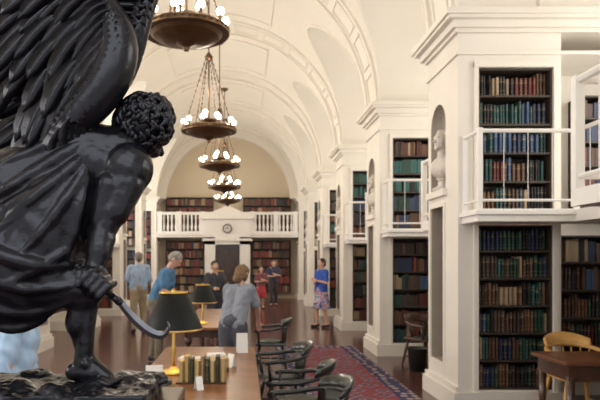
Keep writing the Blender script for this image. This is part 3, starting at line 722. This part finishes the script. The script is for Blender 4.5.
# ---------------------------------------------------------------- furniture
def table(x0,x1,y0,y1,label):
    e=top("reading_table",label,"table",((x0+x1)/2,(y0+y1)/2,0)); w=(x1-x0)/2; l=(y1-y0)/2
    bm=bmesh.new(); box(bm,-w,w,-l,l,0.71,0.75); bevel(fin(bm,"tabletop",TWOOD,e),0.008)
    bm=bmesh.new(); box(bm,-w+0.06,w-0.06,-l+0.06,-l+0.085,0.61,0.71); box(bm,-w+0.06,w-0.06,l-0.085,l-0.06,0.61,0.71)
    box(bm,-w+0.06,-w+0.085,-l+0.06,l-0.06,0.61,0.71); box(bm,w-0.085,w-0.06,-l+0.06,l-0.06,0.61,0.71); fin(bm,"apron",DWOOD,e)
    for sx in(-1,1):
        for sy in(-1,1):
            bm=bmesh.new(); lathe(bm,[(0,0),(0.03,0),(0.04,0.05),(0.03,0.1),(0.045,0.35),(0.03,0.5),(0.05,0.53),(0.05,0.61),(0,0.61)],14,(sx*(w-0.1),sy*(l-0.1),0)); fin(bm,"leg",DWOOD,e,True)
    return e
table(-0.80,0.12,2.9,6.3,"long polished brown wooden reading table with lamp and books")
table(-0.85,0.05,8.1,11.3,"long wooden reading table with second green lamp")
table(-1.1,0.1,14.2,17.2,"long wooden reading table near visitors")
def chair(label,m1=BLACKW,m2=LEATHER,m3=None,nsp=9,padded=False):
    m3=m3 or m1
    e=top("armchair",label,"chair")
    bm=bmesh.new(); box(bm,-0.25,0.25,-0.24,0.23,0.41,0.455); o=bevel(fin(bm,"seat",m1,e),0.02,3)
    bm=bmesh.new(); ell(bm,(0,-0.005,0.46),(0.22,0.21,0.03),u=20,v=8); fin(bm,"cushion",m2,e,True)
    pts=[]
    for i in range(25):
        a=math.pi*(i/24); x=0.29*math.cos(a); y=-0.02+0.30*math.sin(a)
        pts.append((x,y,0.66+0.05*math.sin(a)))
    pts=[(0.305,-0.26,0.64),(0.30,-0.2,0.655)]+pts+[(-0.30,-0.2,0.655),(-0.305,-0.26,0.64)]
    bm=bmesh.new(); tube(bm,pts,[0.017,0.022]+[0.021]*25+[0.022,0.017],10); fin(bm,"arm_bow",m1,e,True)
    bm=bmesh.new(); prev=None
    for i in range(19):
        a=math.radians(35+110*i/18); h=0.77+0.055*math.sin(math.pi*i/18)
        q=[bm.verts.new((rr*math.cos(a),-0.02+(rr+dy)*math.sin(a),z)) for rr,dy,z in ((0.278,0,0.70),(0.303,0,0.70),(0.312,0.03,(0.70+h)/2),(0.312,0.05,h),(0.295,0.05,h+0.006),(0.283,0.02,(0.70+h)/2))]
        if prev:
            for k in range(6): bm.faces.new((prev[k],prev[(k+1)%6],q[(k+1)%6],q[k]))
        else: bm.faces.new(q)
        prev=q
    bm.faces.new(prev); fin(bm,"crest_rail",m3,e,True)
    if padded:
        bm=bmesh.new(); prev=None
        for i in range(17):
            a=math.radians(50+80*i/16)
            q=[bm.verts.new((rr*math.cos(a),-0.02+rr*math.sin(a),z)) for rr,z in ((0.25,0.47),(0.255,0.6),(0.267,0.70),(0.285,0.70),(0.275,0.6),(0.265,0.47))]
            if prev:
                for k in range(6): bm.faces.new((prev[k],prev[(k+1)%6],q[(k+1)%6],q[k]))
            else: bm.faces.new(q)
            prev=q
        bm.faces.new(prev); fin(bm,"back_pad",m2,e,True)
    else:
        for i in range(nsp):
            a=math.radians(20+140*i/(nsp-1)); bm=bmesh.new(); cyl(bm,(0.21*math.cos(a),0.0+0.2*math.sin(a),0.45),(0.288*math.cos(a),-0.02+0.298*math.sin(a),0.68),0.011,0.009,8); fin(bm,"spindle",m1,e,True)
    for s in(-1,1):
        bm=bmesh.new(); tube(bm,[(s*0.235,-0.19,0.44),(s*0.27,-0.20,0.52),(s*0.265,-0.21,0.58),(s*0.295,-0.215,0.65)],[0.018,0.02,0.014,0.016],8); fin(bm,"arm_support",m1,e,True)
        for t in(-1,1):
            bm=bmesh.new(); tube(bm,[(s*0.19,t*0.17,0.42),(s*0.215,t*0.195,0.28),(s*0.24,t*0.22,0.12),(s*0.26,t*0.24,0.0)],[0.018,0.023,0.02,0.013],10); fin(bm,"leg",m1,e,True)
    bm=bmesh.new()
    for s in(-1,1): cyl(bm,(s*0.236,-0.215,0.16),(s*0.236,0.215,0.16),0.012,n=8)
    cyl(bm,(-0.236,0,0.16),(0.236,0,0.16),0.012,n=8); fin(bm,"stretcher",m1,e,True)
    return e
c1=chair("black bow-back armchair with curved padded back at reading table",padded=True)
c1.location=(0.49,4.38,0); c1.rotation_euler=(0,0,-math.pi/2+0.22); c1.scale=(0.95,0.95,0.97)
for (x,y,r) in ((0.49,5.20,-1.75),(0.42,6.30,-1.42),(0.42,9.0,-1.6)): copy_tree(c1,(x,y,0),r)
c2=chair("captain's chair with golden wood crest rail behind desk",LWOOD,LEATHER,LWOOD); c2.location=(3.47,6.24,0); c2.scale=(1.0,1.0,1.06)
c3=chair("brown wooden armchair beside the bookcase pier",DWOOD,LEATHER); c3.location=(2.86,9.4,0); c3.rotation_euler=(0,0,0.5)
e=top("desk","brown wooden desk beside the shelves","desk",(3.52,5.60,0))
bm=bmesh.new(); box(bm,-0.68,0.68,-0.33,0.33,0.72,0.76); bevel(fin(bm,"desktop",DESKW,e),0.008)
bm=bmesh.new(); box(bm,-0.63,0.63,-0.28,0.28,0.58,0.72); fin(bm,"apron",DWOOD,e)
for sx in(-1,1):
    for sy in(-1,1):
        bm=bmesh.new(); cyl(bm,(sx*0.60,sy*0.25,0),(sx*0.60,sy*0.25,0.62),0.024,0.038,12); fin(bm,"leg",DWOOD,e,True)
bm=bmesh.new(); lathe(bm,[(0,0),(0.12,0),(0.15,0.34),(0.16,0.35),(0.145,0.34),(0.115,0.02),(0,0.02)],24); o=fin(bm,"waste_bin",BLACKM,None,True); o.location=(2.62,9.0,0); tag(o,"black round waste bin at the foot of the pier","bin")
x0,x1,y0,y1=0.62,2.12,4.6,11.6
bm=bmesh.new(); box(bm,-(x1-x0)/2,(x1-x0)/2,-(y1-y0)/2,(y1-y0)/2,0,0.012); o=fin(bm,"rug",RUG); o.location=((x0+x1)/2,(y0+y1)/2,0.0); tag(o,"muted red and navy patterned oriental runner rug on dark floor","rug")
def lamp():
    e=top("desk_lamp","desk lamp with black green conical shade and brass trim","lamp")
    bm=bmesh.new(); lathe(bm,[(0.11,0.645),(0.113,0.645),(0.232,0.365),(0.235,0.355),(0.229,0.355),(0.107,0.637)],40); fin(bm,"lamp_shade",SHADE,e,True)
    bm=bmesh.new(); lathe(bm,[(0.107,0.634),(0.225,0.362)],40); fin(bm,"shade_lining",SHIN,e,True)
    bm=bmesh.new(); lathe(bm,[(0.231,0.350),(0.238,0.352),(0.238,0.364),(0.231,0.366)],40); fin(bm,"shade_rim",BRASS,e,True)
    bm=bmesh.new(); lathe(bm,[(0.106,0.642),(0.117,0.638),(0.115,0.657),(0.106,0.655)],40); fin(bm,"shade_collar",BRASS,e,True)
    bm=bmesh.new(); lathe(bm,[(0,0),(0.10,0),(0.10,0.015),(0.085,0.03),(0.04,0.04),(0.02,0.06),(0,0.06)],32); fin(bm,"lamp_base",BRASS,e,True)
    bm=bmesh.new(); lathe(bm,[(0.0,0.04),(0.018,0.05),(0.012,0.1),(0.022,0.2),(0.012,0.24),(0.012,0.56),(0.02,0.6),(0.012,0.67),(0,0.68)],16)
    for k in range(3):
        a=k*2.094; cyl(bm,(0,0,0.62),(0.11*math.cos(a),0.11*math.sin(a),0.642),0.004,n=6)
    fin(bm,"stem",BRASS,e,True)
    bm=bmesh.new(); ell(bm,(0,0,0.45),(0.035,0.035,0.05)); fin(bm,"bulb",BULB,e,True)
    return e
l1=lamp(); l1.location=(-0.555,4.80,0.75)
o=copy_tree(l1,(-0.58,8.6,0.75)); o.scale=(0.9,0.9,0.86)
copy_tree(l1,(-0.6,15.0,0.75))
def tbook(x,y,z,w,d,h,col,rz,label,grp,tilt=0):
    o=D.objects.new("book",BKM); o.color=(*col,1); o.scale=(w,d,h); o.location=(x,y,z); o.rotation_euler=(0,tilt,rz)
    tag(o,label,"book",grp); C.objects.link(o)
TC=[((0.5,0.36,0.13),"tan"),((0.46,0.30,0.10),"tan"),((0.05,0.05,0.03),"dark"),((0.52,0.38,0.15),"tan"),((0.35,0.2,0.09),"brown"),((0.04,0.05,0.03),"dark"),((0.5,0.36,0.16),"tan"),((0.05,0.03,0.02),"dark"),((0.45,0.3,0.12),"tan")]
x=-0.47
for i,(c,nm) in enumerate(TC):
    w=(0.034,0.04,0.03,0.045,0.03)[i%5]
    tbook(x,4.40,0.762,w,0.13,0.15+0.018*((i*2)%3),c,0,"small %s book upright in table rack"%nm,"small books in table rack"); x+=w+0.002
bm=bmesh.new(); box(bm,-0.49,-0.12,4.38,4.56,0.75,0.762); o=fin(bm,"book_rack",DWOOD); tag(o,"low dark wooden rack base holding small books","book rack")
for i,(c,nm) in enumerate((((0.05,0.04,0.03),"dark"),((0.48,0.36,0.16),"tan"),((0.42,0.26,0.1),"tan"))):
    tbook(-0.30,4.80+0.012*i,0.75+0.036*i,0.19,0.14,0.035,c,0.1,"%s book lying flat in a stack on table"%nm,"stacked books on the table")
for i,(c,nm) in enumerate((((0.30,0.2,0.1),"brown"),((0.05,0.05,0.04),"dark"))):
    tbook(-0.62,4.15,0.75+0.031*i,0.13,0.16,0.03,c,0.15*i,"%s book lying flat near the table edge"%nm,"stacked books on the table")
def card(x,y,w,h,rz,label,z=0.75):
    bm=bmesh.new()
    a=[(-w/2,0.03,0),(w/2,0.03,0),(w/2,0,h),(-w/2,0,h),(-w/2,-0.03,0),(w/2,-0.03,0)]
    v=[bm.verts.new(q) for q in a]; bm.faces.new((v[0],v[1],v[2],v[3])); bm.faces.new((v[3],v[2],v[5],v[4]))
    o=fin(bm,"card",PAPER,None,False,False); o.modifiers.new("s",'SOLIDIFY').thickness=0.002; o.location=(x,y,z); o.rotation_euler=(0,0,rz); tag(o,label,"card")
card(-0.31,4.20,0.05,0.09,0.5,"small white folded card on the table"); card(-0.01,5.9,0.11,0.19,0.15,"white folded sign card standing on table")
card(-0.68,4.6,0.13,0.10,0.1,"white folded paper on the table")
card(-0.10,5.1,0.07,0.11,-0.7,"white card leaning beside the books")
def stack(x,y,w,d,h,rz,label,name="paper_stack"):
    bm=bmesh.new(); box(bm,-w/2,w/2,-d/2,d/2,0,h); o=bevel(fin(bm,name,PAPER),0.002,1); o.location=(x,y,0.75); o.rotation_euler=(0,0,rz); tag(o,label,"paper")
stack(-0.24,5.45,0.16,0.12,0.06,0.2,"small white box of paper slips on table"); stack(-0.48,5.5,0.2,0.14,0.02,-0.2,"thin stack of white paper on table")
# pedestal
e=top("pedestal","dark wooden pedestal carrying the bronze statue","pedestal",(-0.48,1.5,0))
zt=1.65-139*U
bm=bmesh.new(); box(bm,-0.40,0.32,-0.2,0.16,zt-0.04,zt); bevel(fin(bm,"cap",DWOOD,e),0.006)
bm=bmesh.new(); box(bm,-0.34,0.26,-0.16,0.12,0.08,zt-0.04); fin(bm,"shaft",DWOOD,e)
bm=bmesh.new(); box(bm,-0.40,0.32,-0.2,0.16,0,0.08); bevel(fin(bm,"plinth",DWOOD,e),0.01)
# ---------------------------------------------------------------- lights
def area(loc,rot,sx,sy,en,col):
    l=D.lights.new("window_and_fill_light",'AREA'); l.shape='RECTANGLE'; l.size=sx; l.size_y=sy; l.energy=en; l.color=col
    o=D.objects.new("window_and_fill_light",l); o.location=loc; o.rotation_euler=rot; C.objects.link(o)
for k,p in enumerate(piers):
    yc=p+TH+(BAY-TH)/2
    if yc>END or yc<0: continue
    area((5.2,yc,3.6),(0,math.radians(90),0),2.2,2.3,72,(1,0.98,0.96))
    area((-6.5,yc,3.4),(0,math.radians(-90),0),2.6,2.3,150,(1,0.98,0.96))
for y,z in cz:
    l=D.lights.new("chandelier_light",'POINT'); l.energy=72; l.color=(1,0.87,0.70); l.shadow_soft_size=0.35
    o=D.objects.new("chandelier_light",l); o.location=(XC,y,z+0.75); C.objects.link(o)
area((-0.6,-1.5,4.2),(math.radians(62),0,0),5,3,105,(0.92,0.96,1.0))  # unseen lamp behind the camera, added as cool fill; no window there
w=D.worlds.new("w"); bpy.context.scene.world=w; w.use_nodes=True
w.node_tree.nodes["Background"].inputs[0].default_value=(0.98,0.98,1.0,1); w.node_tree.nodes["Background"].inputs[1].default_value=0.9
bpy.context.scene.view_settings.view_transform='Standard'
# ---------------------------------------------------------------- camera
cam=D.cameras.new("camera"); co=D.objects.new("camera",cam); C.objects.link(co)
co.location=(0,0,1.65); co.rotation_euler=(math.radians(90),0,0)
cam.lens=36; cam.sensor_width=36; cam.shift_x=57/600; cam.shift_y=61/600; cam.clip_start=0.05
cam.dof.use_dof=True; cam.dof.focus_distance=1.5; cam.dof.aperture_fstop=9
bpy.context.scene.camera=co
